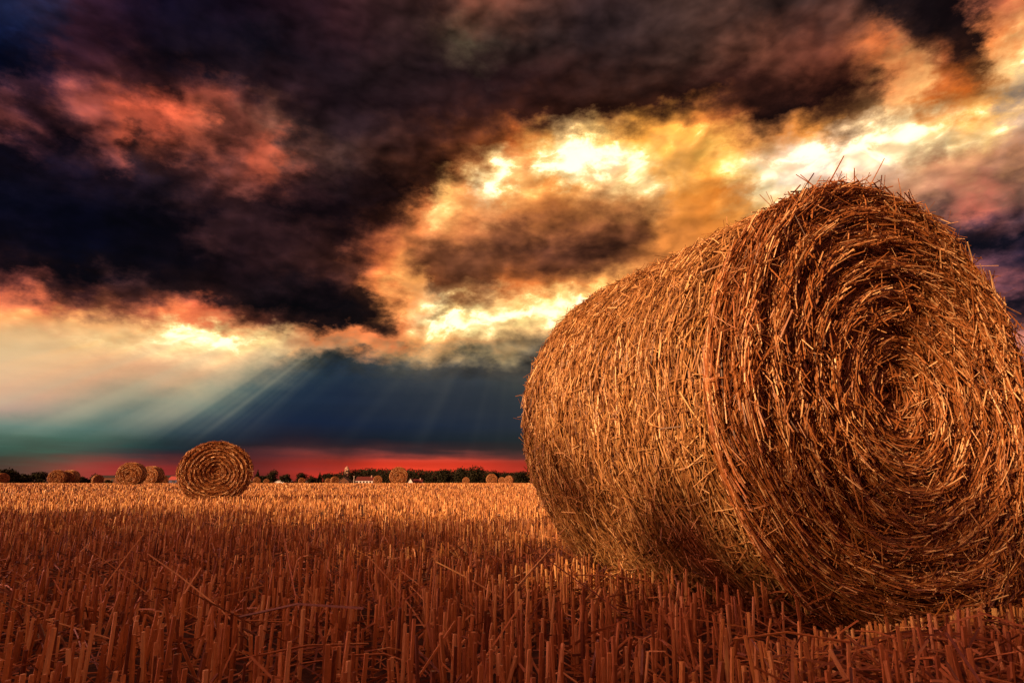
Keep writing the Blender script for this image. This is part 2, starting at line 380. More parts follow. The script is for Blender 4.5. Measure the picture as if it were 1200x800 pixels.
# shafts of light fanning out below the cloud base
AZS, ELS0 = 1.0, 24.0
ang = math_('ARCTAN2', math_('SUBTRACT', az0, AZS), math_('SUBTRACT', ELS0, el0))
cmb = N.new('ShaderNodeCombineXYZ'); L.new(ang, cmb.inputs[0])
ns = N.new('ShaderNodeTexNoise'); ns.inputs['Scale'].default_value = 5.5; ns.inputs['Detail'].default_value = 2; ns.inputs['Roughness'].default_value = .6
L.new(cmb.outputs[0], ns.inputs['Vector'])
shm = math_('MULTIPLY', mapr(el0, 1.8, 5.0, 0, 1, True), mapr(el0, 15.0, 9.0, 0, 1, True))
sh = math_('MULTIPLY', math_('MULTIPLY', mapr(ns.outputs['Fac'], .42, .8, 0, 1, True), shm), .075)
acc = mixc(sh, acc, (.75, .68, .52))
# broad pale beams slanting down to the left out of the bright gap
ang2 = math_('ARCTAN2', math_('SUBTRACT', az0, -5.0), math_('SUBTRACT', 24.0, el0))
cm2 = N.new('ShaderNodeCombineXYZ'); L.new(ang2, cm2.inputs[0])
nq = N.new('ShaderNodeTexNoise'); nq.inputs['Scale'].default_value = 8.0; nq.inputs['Detail'].default_value = 3; L.new(cm2.outputs[0], nq.inputs['Vector'])
bm = math_('MULTIPLY', mapr(el0, 2.2, 6.0, 0, 1, True), mapr(el0, 14.0, 10.5, 0, 1, True))
bm = math_('MULTIPLY', bm, mapr(ang2, -.66, -.86, 0, 1, True))
bs = math_('MULTIPLY', bm, mapr(nq.outputs['Fac'], .40, .61, .04, .54, True))
acc = mixc(bs, acc, (.76, .70, .55))
# thin cloud glows, colours of the evening
sg2 = N.new('ShaderNodeSeparateColor'); L.new(acc, sg2.inputs[0])
glow = mapr(sg2.outputs[1], .60, .92, 1.0, 1.10, True)
s3 = N.new('ShaderNodeVectorMath'); s3.operation = 'SCALE'; L.new(acc, s3.inputs[0]); L.new(glow, s3.inputs['Scale'])
hs = N.new('ShaderNodeHueSaturation'); L.new(math_('MAXIMUM', mapr(el0, 4, 12, .78, 1.06), mapr(el0, 1.8, 3.0, .97, .76)), hs.inputs['Saturation']); L.new(s3.outputs[0], hs.inputs['Color'])
acc = mixc(mapr(sg2.outputs[1], .82, 1.0, 0, .75, True), hs.outputs[0], (1.25, 1.17, 1.0))
# display values -> light
gm = N.new('ShaderNodeGamma'); gm.inputs['Gamma'].default_value = 2.2; L.new(acc, gm.inputs['Color'])
acc = gm.outputs[0]
# the sky away from this sunset: dusky overcast
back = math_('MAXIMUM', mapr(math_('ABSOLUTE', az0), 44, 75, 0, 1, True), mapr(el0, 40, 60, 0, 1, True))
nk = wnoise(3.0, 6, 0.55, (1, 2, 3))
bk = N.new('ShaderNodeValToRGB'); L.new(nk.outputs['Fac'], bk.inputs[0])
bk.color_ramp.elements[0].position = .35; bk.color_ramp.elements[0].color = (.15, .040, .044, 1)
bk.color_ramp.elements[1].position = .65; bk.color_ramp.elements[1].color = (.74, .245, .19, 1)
# unseen bright sky patch added low on the left as side light
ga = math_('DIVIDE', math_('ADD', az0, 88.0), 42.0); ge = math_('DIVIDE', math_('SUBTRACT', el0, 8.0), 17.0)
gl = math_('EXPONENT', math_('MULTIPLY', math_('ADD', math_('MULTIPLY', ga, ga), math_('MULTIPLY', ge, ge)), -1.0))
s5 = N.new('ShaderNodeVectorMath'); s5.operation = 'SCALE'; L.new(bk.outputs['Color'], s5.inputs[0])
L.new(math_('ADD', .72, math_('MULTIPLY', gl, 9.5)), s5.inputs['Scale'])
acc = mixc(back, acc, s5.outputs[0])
nish = N.new('ShaderNodeTexSky'); nish.sky_type = 'NISHITA'; nish.sun_disc = False
nish.sun_elevation = SUN_EL; nish.sun_rotation = SUN_AZ
STR = 0.1
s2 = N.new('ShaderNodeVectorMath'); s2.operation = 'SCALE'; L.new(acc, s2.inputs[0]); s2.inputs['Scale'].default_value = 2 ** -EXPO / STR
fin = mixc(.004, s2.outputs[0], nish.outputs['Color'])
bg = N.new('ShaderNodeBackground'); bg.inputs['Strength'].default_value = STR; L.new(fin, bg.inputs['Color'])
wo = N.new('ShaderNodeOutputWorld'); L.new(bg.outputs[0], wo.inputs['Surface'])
W.cycles.sampling_method = 'MANUAL'; W.cycles.sample_map_resolution = 512

# ------------------------------------------------------------------ ground sheet
g = Geo()
gy = np.concatenate([[-6000, -1000, -200, -40, -10], np.arange(0, 60, 1.5), [70, 90, 130, 200, 400, 1000, 6000]])
gx = np.array([-6000, -1500, -400, -150, -60, -25, -10, 0, 10, 25, 60, 150, 400, 1500, 6000.])
X_, Y_ = np.meshgrid(gx, gy); idx = np.arange(X_.size).reshape(X_.shape)
g.add(np.stack([X_, Y_, terr(Y_)], -1), np.stack([idx[:-1, :-1], idx[:-1, 1:], idx[1:, 1:], idx[1:, :-1]], -1).reshape(-1, 4))
tag(g.build('ground', M_GROUND), kind='structure')

# ------------------------------------------------------------------ round bales
BX, BY, BPHI, BR, BL = 1.34, 2.177, 0.431, 0.787, 1.42
def bump_field(seed, n=9, amp=1.0):
    r0 = np.random.default_rng(seed)
    k = r0.integers(1, 7, n); m = r0.uniform(-5, 5, n); p = r0.uniform(0, 6.28, n); w = r0.uniform(.3, 1, n) / np.sqrt(k)
    return lambda th, a: amp * sum(w[i] * np.sin(k[i] * th + m[i] * a + p[i]) for i in range(n)) / n

class Bale:
    """local frame: axis along +Y (front end at y=0 facing -Y), resting on z=0"""
    def __init__(s, R, Lg, seed, squash=1.0, lump=.05):
        s.R, s.L, s.sq = R, Lg, squash
        s.f = bump_field(seed, amp=lump)
    def prof(s, y):            # radius along the axis: rounded shoulders
        u = np.clip((s.L - y) / .18, 0, 1); f = np.clip((y - .10) / .14, 0, 1)
        return s.R * (1 - .07 * (1 - u) ** 2 - .10 * (1 - f) ** 1.5)
    def side(s, th, y, lift=0.0):
        r = s.prof(y) + s.f(th, y) + lift
        x = r * np.cos(th); z = s.R * .985 + r * np.sin(th)
        flat = .012
        z = np.where(z < flat, flat + (z - flat) * .15, z)
        return np.stack([x / s.sq ** .0 * (1 + (s.sq - 1)), y, z * (1 - (s.sq - 1) * .5)], -1)
    def face(s, th, r, lift=0.0):
        q = r / s.R
        dome = np.interp(q, [0, .07, .15, .24, .4, .75, .88, .96, 1.0, 1.05, 1.12], [-.04, -.035, -.02, .0, .025, .045, .045, .035, .015, -.05, -.13])
        dome = dome + .5 * s.f(th * 1.0, q * 2) * np.clip(q * 3, 0, 1)
        rr = s.R * np.interp(q, [0, .93, 1.0, 1.05, 1.12], [0, .93, .985, .985, .93]) + s.f(th, 0.0) * np.minimum(q, 1) + lift * np.clip((q - .9) / .12, 0, 1)
        x = rr * np.cos(th); z = s.R * .985 + rr * np.sin(th)
        z = np.where(z < .012, .012 + (z - .012) * .15, z)
        return np.stack([x * s.sq, -dome - lift, z * (1 - (s.sq - 1) * .5)], -1)

def wind(s, n, kind, ln, rad_, lift, jit, K=4, wild=0.0, rmax=1.0):
    """n straw centre lines lying on the side or end of bale s"""
    l = rng.uniform(ln[0], ln[1], n)
    t = (np.arange(K) / (K - 1) - .5)[None]
    dirn = rng.normal(0, jit, n)
    w = rng.random(n) < wild
    dirn = np.where(w, rng.uniform(-1.6, 1.6, n), dirn)
    lf0 = lift * rng.random(n) ** 1.5
    global LAYER
    tilt = rng.normal(0, lift * .9, n)
    lf = lf0[:, None] + tilt[:, None] * t
    if kind == 'side':
        y = rng.uniform(.0, s.L, n); th = rng.uniform(0, 2 * np.pi, n)
        yy = y[:, None] + np.sin(dirn)[:, None] * l[:, None] * t
        LAYER = .5 * np.sin(th * 5 + y * 9) * np.sin(y * 21 + th * 3) + .5 * np.sin(th * 11 - y * 13)
        lf = lf + (LAYER * lift * .45)[:, None]
        tt_ = th[:, None] + np.cos(dirn)[:, None] * l[:, None] * t / s.R
        return s.side(tt_, np.clip(yy, -.01, s.L + .01), lf)
    r = s.R * rmax * np.sqrt(rng.uniform(.0006, 1, n)); th = rng.uniform(0, 2 * np.pi, n)
    LAYER = .75 * np.sin(r * 52 / s.R + th + .6 * np.sin(3 * th)) + .35 * np.sin(th * 7 + r * 16 / s.R) * np.sin(th * 3 - r * 25 / s.R)
    lf = lf + (LAYER * lift * .5)[:, None]
    dirn = dirn + .09 * np.sin(4 * th + 9 * r / s.R) + .06 * np.sin(9 * th - 14 * r / s.R)
    # spiral: local frame at (r, th)
    ux = -np.sin(th); uz = np.cos(th); vx = np.cos(th); vz = np.sin(th)
    ca = np.cos(dirn - .06); sa = np.sin(dirn - .06)
    curl = .5 * l[:, None] ** 2 * t ** 2 / np.maximum(r, .10)[:, None]
    px = r[:, None] * vx[:, None] + l[:, None] * t * (ca * ux + sa * vx)[:, None] - curl * vx[:, None]
    pz = r[:, None] * vz[:, None] + l[:, None] * t * (ca * uz + sa * vz)[:, None] - curl * vz[:, None]
    return s.face(np.arctan2(pz, px), np.hypot(px, pz), lf)

def core_side(s, g, na=96, ny=28):
    th = np.linspace(0, 2 * np.pi, na, endpoint=False); y = np.linspace(0, s.L, ny)
    T, Y = np.meshgrid(th, y)
    P = s.side(T, Y, -.03)
    idx = np.arange(na * ny).reshape(ny, na); nx = np.roll(idx, -1, 1)
    Q = np.stack([idx[:-1], nx[:-1], nx[1:], idx[1:]], -1).reshape(-1, 4)
    g.add(P.reshape(-1, 3), Q, None, .12)
    # rear end
    ctr = np.array([[0, s.L + .03, s.R]])
    ringv = P[-1]
    g.add(np.concatenate([ctr, ringv]), None, [(0, 1 + (k + 1) % na, 1 + k) for k in range(na)], .2)

def core_face(s, g, na=96, nr=30):
    th = np.linspace(0, 2 * np.pi, na, endpoint=False); r = np.linspace(.02, s.R * 1.12, nr)
    T, Rr = np.meshgrid(th, r)
    P = s.face(T, Rr, -.045)
    idx = np.arange(na * nr).reshape(nr, na); nx = np.roll(idx, -1, 1)
    Q = np.stack([idx[:-1], idx[1:], nx[1:], nx[:-1]], -1).reshape(-1, 4)
    c0 = len(P.reshape(-1, 3))
    g.add(np.concatenate([P.reshape(-1, 3), s.face(np.array([0.]), np.array([0.]), -.03)]), Q, [(c0, k, (k + 1) % na) for k in range(na)], .1)

def sticks(s, n, where, ln, rd):
    """loose straws standing away from the rim or the side"""
    l = rng.uniform(ln[0], ln[1], n); t = np.linspace(0, 1, 3)[None]
    th = rng.uniform(0, 2 * np.pi, n)
    if where == 'rim':
        base = s.face(th, np.full(n, s.R * .96) * rng.uniform(.93, 1.02, n), .0)
        rdir = np.stack([np.cos(th), rng.normal(-.3, .4, n), np.sin(th)], -1)
    else:
        base = s.side(th, rng.uniform(0, s.L, n), -.01)
        rdir = np.stack([np.cos(th), rng.normal(0, .6, n), np.sin(th)], -1)
    tg = np.stack([-np.sin(th), np.zeros(n), np.cos(th)], -1) * rng.normal(0, 1.1, n)[:, None]
    d = rdir * rng.uniform(.25, .9, n)[:, None] + tg
    d /= np.linalg.norm(d, axis=1, keepdims=True)
    P = base[:, None] + d[:, None] * l[:, None, None] * t[..., None]
    P[:, 2, 2] -= l * .08
    P[:, :, 2] = np.maximum(P[:, :, 2], .01)
    return P

def rv(n, a=.5, b=.26):
    return np.clip(rng.normal(a, b, n), 0, 1)

def build_bale(root, s, n_side, n_face, n_rim, n_fuzz, w):
    g = Geo(); core_side(s, g)
    P = wind(s, int(n_side * .72), 'side', (.06, .20), w, .02, .13, 4, .04)
    tubes(g, P, rng.uniform(.6, 1.25, len(P)) * w, 3, rv(len(P), .50, .30) + .16 * LAYER)
    P = wind(s, int(n_side * .28), 'side', (.04, .13), w, .03, .5, 3, .5)
    tubes(g, P, rng.uniform(.5, 1.0, len(P)) * w, 3, rv(len(P), .5))
    P = sticks(s, n_fuzz, 'side', (.03, .11), w)
    tubes(g, P, rng.uniform(.35, .7, len(P)) * w, 3, rv(len(P), .5))
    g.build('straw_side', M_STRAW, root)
    g = Geo(); core_face(s, g)
    P = wind(s, int(n_face * .88), 'face', (.09, .27), w, .034, .07, 4, .015, 1.10)
    tubes(g, P, rng.uniform(.6, 1.3, len(P)) * w, 3, rv(len(P), .46, .31) + .2 * LAYER)
    P = wind(s, int(n_face * .12), 'face', (.06, .22), w, .045, .3, 3, .18, 1.05)
    tubes(g, P, rng.uniform(.5, 1.1, len(P)) * w, 3, rv(len(P), .55))
    P = wind(s, int(n_face * .35), 'face', (.03, .13), w, .04, .28, 3, .12, 1.08)
    tubes(g, P, rng.uniform(.25, .5, len(P)) * w, 3, rv(len(P), .6, .28))
    if s.R < .79:                                # long stray stalks standing up off the crown of the end
        m = 16
        th = np.concatenate([rng.uniform(.9, 2.0, 12), rng.uniform(-.2, .8, 4)])
        p0 = s.face(th, np.full(m, s.R * .95), -.02)
        d = np.stack([np.cos(th) * .5 + rng.normal(0, .55, m), rng.normal(-.1, .3, m), np.sin(th) * .6 + .1], -1)
        d /= np.linalg.norm(d, axis=1, keepdims=True)
        P = p0[:, None] + d[:, None] * (rng.uniform(.10, .22, m)[:, None] * np.linspace(0, 1, 3)[None])[..., None]
        tubes(g, P, rng.uniform(.0020, .0030, m), 4, rv(m, .55), [1, .95, .7])
    P = sticks(s, n_rim, 'rim', (.04, .17), w)
    tubes(g, P, rng.uniform(.4, .8, len(P)) * w, 3, rv(len(P), .5))
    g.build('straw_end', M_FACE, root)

root = empty('round_straw_bale', (BX, BY, -.052), BPHI)
tag(root, 'huge round straw bale in the right foreground with its wound end towards us', 'straw bale', 'round straw bales on the field')
main = Bale(BR, BL, 11, 1.0, .035)
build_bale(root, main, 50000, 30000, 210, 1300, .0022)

def at(px, d, z=0.0):
    """ground point seen at photo column px, d metres ahead"""
    return ((px - 600) / F_PX * d * math.cos(PITCH), d, z + float(terr(d)))      # near the horizon row

# second bale
small = Bale(.80, 1.25, 5, 1.0, .06)
p = at(251, 16.3)
b2 = empty('round_straw_bale', (p[0], p[1], -.02), rad(21))
tag(b2, 'round straw bale standing alone in the middle distance, second largest in the picture', 'straw bale', 'round straw bales on the field')
s2_ = Bale(.80, 1.2, 5, 1.07, .05)
build_bale(b2, s2_, 3200, 8500, 120, 250, .0062)

proto = empty('round_straw_bale', (0, 0, 0))
build_bale(proto, small, 900, 1500, 30, 60, .013)
# (photo x, width in photo px, turn in degrees, label)
FAR_BALES = [
 (2, 15, 10, 'straw bale cut by the left border of the picture, in front of the dark hedge'),
 (64.5, 20, -14, 'left bale of the touching pair between two dark bushes at far left'),
 (77.5, 21, -30, 'right bale of the touching pair between two dark bushes at far left'),
 (114.5, 13, 12, 'small straw bale between the dark bush and the long low barn at left'),
 (149.5, 33, -18, 'larger front bale of the overlapping pair before the long low barn'),
 (173, 27, -28, 'bale standing half behind the larger bale before the long low barn'),
 (191, 11, 5, 'small straw bale left of the blue tent'),
 (300.5, 8.5, 0, 'small straw bale just right of the lone middle distance bale, nearest to it'),
 (312, 6.5, 0, 'tiny straw bale below the round tree, right of a slightly larger one'),
 (353.5, 8, 4, 'small straw bale right of the white gabled houses'),
 (384.5, 7.5, 6, 'left and smaller of two touching bales left of the brown roofed hut'),
 (392.5, 10.5, 12, 'right and larger of two touching bales left of the brown roofed hut'),
 (442.5, 10.5, 0, 'straw bale at the right end of the white building'),
 (466.5, 22, -3, 'biggest bale on the far field edge, left of the red roofed cottages'),
 (546, 8.5, 0, 'single small straw bale before the middle of the dark wood'),
 (576.5, 13.5, 6, 'left bale of three by the main bale, before the dark wood'),
 (588, 9, -4, 'smallest middle bale of three by the main bale, before the dark wood'),
 (596, 12, -16, 'right bale of three by the main bale, before the dark wood'),
]
for i, (px, w, turn, lab) in enumerate(FAR_BALES):
    d = (1.66 * math.cos(rad(turn)) + 1.2 * abs(math.sin(rad(turn)))) * F_PX / math.cos(PITCH) / w
    o = proto if i == 0 else copy_tree(proto)
    p = at(px, d)
    o.location = (p[0], p[1], p[2] - .03)
    o.rotation_euler = (0, 0, math.atan2(-p[0], p[1]) + rad(turn))
    tag(o, lab, 'straw bale', 'round straw bales on the field')

# ------------------------------------------------------------------ stubble
def in_bale(x, y, z=.2):
    """clearance height under / in the foreground bale; big when free"""
    dx = x - BX; dy = y - BY
    c, s_ = math.cos(BPHI), math.sin(BPHI)
    lx = dx * c + dy * s_; ly = -dx * s_ + dy * c
    ax = np.abs(lx)
    clear = BR - np.sqrt(np.maximum(BR ** 2 - np.minimum(ax, BR) ** 2, 0)) - .03
    tramp = np.where((ly > -.42) & (ly <= -.05) & (ax < BR + .1), .035 + .12 * np.clip((-ly - .1) / .3, 0, 1), 9.0)
    return np.where((ly > -.05) & (ly < BL + .05) & (ax < BR), clear, tramp)

ROW = rad(14)
def stub_points(d0, d1, dens, half=52, rowsp=.13, jit=.022):
    area = (d1 ** 2 - d0 ** 2) * rad(half)
    n = int(area * dens)
    d = np.sqrt(rng.uniform(d0 ** 2, d1 ** 2, n)); a = rng.uniform(-rad(half), rad(half), n)
    x = d * np.sin(a); y = d * np.cos(a)
    c, s_ = math.cos(ROW), math.sin(ROW)
    u = x * c + y * s_; v = -x * s_ + y * c
    if rowsp:
        u = np.round(u / rowsp) * rowsp + rng.normal(0, jit, n) + .01 * np.sin(v * 3)
    x = u * c - v * s_; y = u * s_ + v * c
    return x, y

g = Geo()
def stalks(d0, d1, dens, w, h, sides, K, rowsp, jit, half=52, lean=.10):
    x, y = stub_points(d0, d1, dens, half, rowsp, jit)
    patch = .5 + .5 * np.sin(x * 1.3 + 2 * np.sin(y * .7)) * np.sin(y * 1.1 + x * .4)
    keep = rng.random(len(x)) < .62 + .38 * patch
    x, y = x[keep], y[keep]
    n = len(x)
    hh = rng.uniform(h[0], h[1], n) * (.82 + .3 * patch[keep])
    cl = in_bale(x, y); hh = np.minimum(hh, cl)
    ok = hh > .03
    x, y, hh = x[ok], y[ok], hh[ok]; n = len(x)
    t = np.linspace(0, 1, K)[None]
    bent = rng.random(n) < .09
    la = np.where(bent, rng.uniform(.4, 1.0, n), np.abs(rng.normal(0, lean, n)))
    ld = rng.uniform(0, 2 * np.pi, n)
    P = np.zeros((n, K, 3))
    P[:, :, 0] = x[:, None] + (np.sin(la) * np.cos(ld) * hh)[:, None] * t
    P[:, :, 1] = y[:, None] + (np.sin(la) * np.sin(ld) * hh)[:, None] * t
    P[:, :, 2] = (np.cos(la) * hh)[:, None] * t - .004 + terr(y)[:, None]
    tubes(g, P, rng.uniform(.65, 1.25, n) * w, sides, rv(n, .56, .34), np.linspace(1.05, .92, K))
stalks(.55, 3.2, 450, .0045, (.06, .155), 5, 3, .13, .028)
stalks(3.2, 7, 360, .0042, (.06, .15), 3, 2, .13, .03)
stalks(7, 15, 170, .0055, (.06, .15), 3, 2, .26, .05)
stalks(15, 32, 55, .009, (.07, .15), 3, 2, None, 0)
stalks(32, 70, 16, .017, (.07, .15), 3, 2, None, 0, 50)
stalks(70, 160, 3.6, .035, (.07, .15), 3, 2, None, 0, 48)

# litter: leaves and broken straws lying between the stalks
def litter(d0, d1, dens, ln, w, half=52, zmax=.06, xmin=None):
    x, y = stub_points(d0, d1, dens, half, None, 0)
    if xmin is not None:
        k = (x > xmin(y)); x, y = x[k], y[k]
    n = len(x); l = rng.uniform(ln[0], ln[1], n); a = rng.uniform(0, 2 * np.pi, n)
    el_ = rng.normal(0, .42, n)
    t = np.linspace(-.5, .5, 3)[None]
    z0 = .008 + zmax * rng.random(n) ** 2
    P = np.zeros((n, 3, 3))
    P[:, :, 0] = x[:, None] + (np.cos(a) * l)[:, None] * t
    P[:, :, 1] = y[:, None] + (np.sin(a) * l)[:, None] * t
    P[:, :, 2] = np.maximum(z0[:, None] + (np.sin(el_) * l)[:, None] * t, .004)
    P[:, 1, 2] += rng.uniform(0, .02, n)
    ok = (in_bale(P[:, :, 0], P[:, :, 1]) > P[:, :, 2] + .02).all(1)
    P = P[ok]; n = len(P)
    tubes(g, P, rng.uniform(.4, 1.0, n) * w, 3, rv(n, .30, .28))
litter(.55, 4.5, 420, (.05, .22), .0032)
litter(4.5, 9, 90, (.06, .22), .004)
# thicker tangle in front of the big bale
litter(1.0, 2.6, 330, (.08, .26), .0036, 50, .13, lambda y: .38 * y)
litter(1.0, 2.4, 16, (.2, .5), .0034, 45, .16)
# long pale straws left lying slantwise across the stubble in front
n = 34
x = np.concatenate([rng.uniform(-.25, 1.5, 26), rng.uniform(-1.6, -.2, 8)]); y = rng.uniform(1.55, 2.4, n)
l = rng.uniform(.22, .48, n); a = rng.uniform(0, 2 * np.pi, n); ev = rng.uniform(.05, .75, n)
t = np.linspace(0, 1, 4)[None]
P = np.zeros((n, 4, 3))
P[:, :, 0] = x[:, None] + (np.cos(a) * np.cos(ev) * l)[:, None] * t
P[:, :, 1] = y[:, None] + (np.sin(a) * np.cos(ev) * l * .7)[:, None] * t
P[:, :, 2] = .01 + .05 * rng.random(n)[:, None] + (np.sin(ev) * l)[:, None] * t
P[:, 1:3, 2] += rng.uniform(0, .012, n)[:, None]
P = P[(in_bale(P[:, :, 0], P[:, :, 1]) > 1).all(1)]
tubes(g, P, rng.uniform(.0018, .0030, len(P)), 4, np.clip(rng.normal(.95, .08, len(P)), 0, 1), [1, .95, .85, .7])
tag(g.build('stubble', M_STUB), 'cut straw stubble and loose straw covering the field', 'stubble', kind='stuff')

# ------------------------------------------------------------------ distant trees and wood
M_LEAF, nt, b = new_mat('dark_foliage')
a_ = nt.nodes.new('ShaderNodeAttribute'); a_.attribute_name = 'var'
r = ramp(nt, [(0, (.012, .014, .007)), (1, (.030, .029, .013))], a_.outputs['Fac'])
nt.links.new(r.outputs['Color'], b.inputs['Base Color']); b.inputs['Roughness'].default_value = .8
b.inputs['Specular IOR Level'].default_value = .15
M_BARK = plain('bark', (.05, .035, .025), .9)

def leaves(g, blobs, n, size):
    """leaf clumps spread through ellipsoid blobs (cx,cy,cz,rx,ry,rz)"""
    B = np.array(blobs, float)
    wt = (B[:, 3] * B[:, 5]); wt /= wt.sum()
    k = rng.choice(len(B), n, p=wt)
    d = rng.normal(size=(n, 3)); d /= np.linalg.norm(d, axis=1, keepdims=True)
    rr = rng.random(n) ** .38 * (1 + .12 * rng.normal(size=n))
    C = B[k, :3] + d * rr[:, None] * B[k, 3:]
    C[:, 2] = np.maximum(C[:, 2], .15)
    s_ = size * rng.uniform(.5, 1.4, n)
    u = rng.normal(size=(n, 3)); u /= np.linalg.norm(u, axis=1, keepdims=True)
    v = np.cross(u, rng.normal(size=(n, 3))); v /= np.linalg.norm(v, axis=1, keepdims=True)
    V = np.stack([C + u * s_[:, None], C + v * s_[:, None] * .8, C - u * s_[:, None] * .9, C - v * s_[:, None] * .7], 1)
    g.add(V.reshape(-1, 3), np.arange(n * 4).reshape(n, 4), None, np.repeat(rng.random(n), 4))

def tree(px, d, hpx, wpx, kind, label, group=None):
    k = d * math.cos(PITCH) / F_PX
    H, Wd = hpx * k, wpx * k
    p = at(px, d)
    o = empty('bush' if kind == 'bush' else ('conifer_tree' if kind == 'conifer' else 'leafy_tree'), p, rng.uniform(0, 6))
    tag(o, label, 'bush' if kind == 'bush' else 'tree', group)
    g = Geo()
    zt = H * (.3 if kind != 'bush' else .12)
    t = np.linspace(0, 1, 5)
    path = np.stack([Wd * .03 * np.sin(t * 3), Wd * .02 * t, t * H * .8], -1)[None]
    tubes(g, path, np.array([max(.14, H * .03)]), 6, .5, np.linspace(1.2, .35, 5))
    nb_ = 6
    th = rng.uniform(0, 2 * np.pi, nb_); z0 = H * rng.uniform(.2, .55, nb_)
    tl = np.linspace(0, 1, 3)[None]
    lim = np.zeros((nb_, 3, 3))
    lim[:, :, 0] = np.cos(th)[:, None] * Wd * .34 * tl; lim[:, :, 1] = np.sin(th)[:, None] * Wd * .34 * tl
    lim[:, :, 2] = z0[:, None] + H * .22 * tl
    tubes(g, lim, np.full(nb_, max(.06, H * .012)), 5, .5, [1, .7, .4])
    g.build('trunk', M_BARK, o)
    g = Geo(); bl = []
    if kind == 'conifer':
        for q in np.linspace(.12, 1, 9):
            bl.append((0, 0, H * q * .95, Wd * .5 * (1.06 - q) + .1, Wd * .5 * (1.06 - q) + .1, H * .09))
    else:
        m = 9
        for q in range(m):
            a = rng.uniform(0, 2 * np.pi); rr = rng.uniform(.1, .36) * Wd
            zc = rng.uniform(.28, .74) * H if kind != 'bush' else rng.uniform(.15, .62) * H
            s_ = rng.uniform(.16, .26)
            bl.append((rr * math.cos(a), rr * math.sin(a), zc, s_ * Wd, s_ * Wd, s_ * H))
        bl.append((0, 0, H * .72, Wd * .26, Wd * .26, H * .26))
        bl.append((0, 0, H * .42, Wd * .38, Wd * .38, H * .3))
    leaves(g, bl, int(900 + 40 * wpx), max(.18, .045 * max(H, Wd) ** .9))
    g.build('crown', M_LEAF, o)
    return o

TREES = [
 (-14, 300, 18, 44, 'leafy', 'broad dark tree rising at the left border of the picture'),
 (8, 290, 17.5, 34, 'leafy', 'dark hedge tree behind the bale cut by the left border'),
 (25, 300, 12, 28, 'bush', 'low dark bush dipping between the hedge tree and the rounder bush'),
 (44, 295, 15, 22, 'leafy', 'round dark bush left of the touching bale pair at far left'),
 (94, 290, 9, 24, 'bush', 'low dark bush right of the touching bale pair at far left'),
 (109, 292, 13, 12, 'leafy', 'small pointed dark tree at the left end of the long low barn'),
 (126, 200, 5, 12, 'bush', 'low black bush between the small bale and the larger overlapping bale pair'),
 (192, 250, 6, 14, 'bush', 'low black bush behind the small bale left of the blue tent'),
 (301, 320, 16, 12, 'conifer', 'slender pointed dark tree just right of the lone middle distance bale'),
 (319, 300, 17.5, 17, 'leafy', 'tall round dark tree above the tiny straw bale'),
 (335, 310, 12, 18, 'leafy', 'low dark tree behind the white gabled houses'),
 (352, 300, 14, 15, 'leafy', 'round dark tree above the small bale right of the white gabled houses'),
 (364, 315, 10, 14, 'bush', 'low dark bush behind the small white shed'),
 (374, 305, 13, 8, 'conifer', 'narrow pointed dark tree right of the small white shed'),
 (386, 320, 13, 22, 'leafy', 'dark tree behind the two touching bales left of the brown roofed hut'),
 (310, 330, 10, 30, 'bush', 'low dark hedge linking the slender tree and the tall round tree'),
 (520, 280, 18, 24, 'leafy', 'dark tree at the left shoulder of the wood, right of the red roofed cottages'),
 (541, 275, 20, 26, 'leafy', 'dark tree above the single small bale before the wood'),
 (556, 270, 21.5, 24, 'leafy', 'tallest dark tree at the middle of the wood edge'),
 (578, 280, 17, 18, 'leafy', 'dark tree above the left bale of three by the main bale'),
 (594, 285, 14, 16, 'leafy', 'lower dark tree above the right bale of three by the main bale'),
 (612, 280, 16, 22, 'leafy', 'dark tree half hidden by the left edge of the main bale'),
 (636, 285, 15, 26, 'leafy', 'dark tree hidden behind the main bale'),
]
for tr in TREES: tree(*tr)

# far wood that reads as one mass
g = Geo(); bl = []
for px in np.arange(396, 660, 3.0):
    for rowk in range(2):
        d = 360 + 45 * rowk + rng.uniform(-15, 15); k = d * math.cos(PITCH) / F_PX
        top = np.interp(px, [396, 412, 430, 470, 500, 540, 560, 600, 660], [13, 16.5, 18.3, 17.5, 16, 16, 16, 13, 13]) + rng.normal(0, .5)
        p = at(px + rng.uniform(-1.5, 1.5), d)
        bl.append((p[0], p[1], .4 + top * k * .62, 3.4, 3.4, top * k * .38)); bl.append((p[0], p[1], top * k * .3, 3.4, 3.4, top * k * .32))
leaves(g, bl, 42000, .42)
tag(g.build('distant_wood', M_LEAF), 'long dark wood along the horizon behind the village', 'wood', kind='stuff')
# low scrub along the far edge of the field
g = Geo(); bl = []
for px in np.arange(-60, 700, 2.2):
    d = 340 + rng.uniform(-8, 8); k = d * math.cos(PITCH) / F_PX
    p = at(px, d); top = rng.uniform(3, 6.5) if not 100 < px < 215 else rng.uniform(1.5, 3.0)
    bl.append((p[0], p[1], top * k * .45, 1.2, 1.2, top * k * .5))
leaves(g, bl, 16000, .32)
tag(g.build('hedge_scrub', M_LEAF), 'low dark scrub along the far edge of the field', 'scrub', kind='stuff')

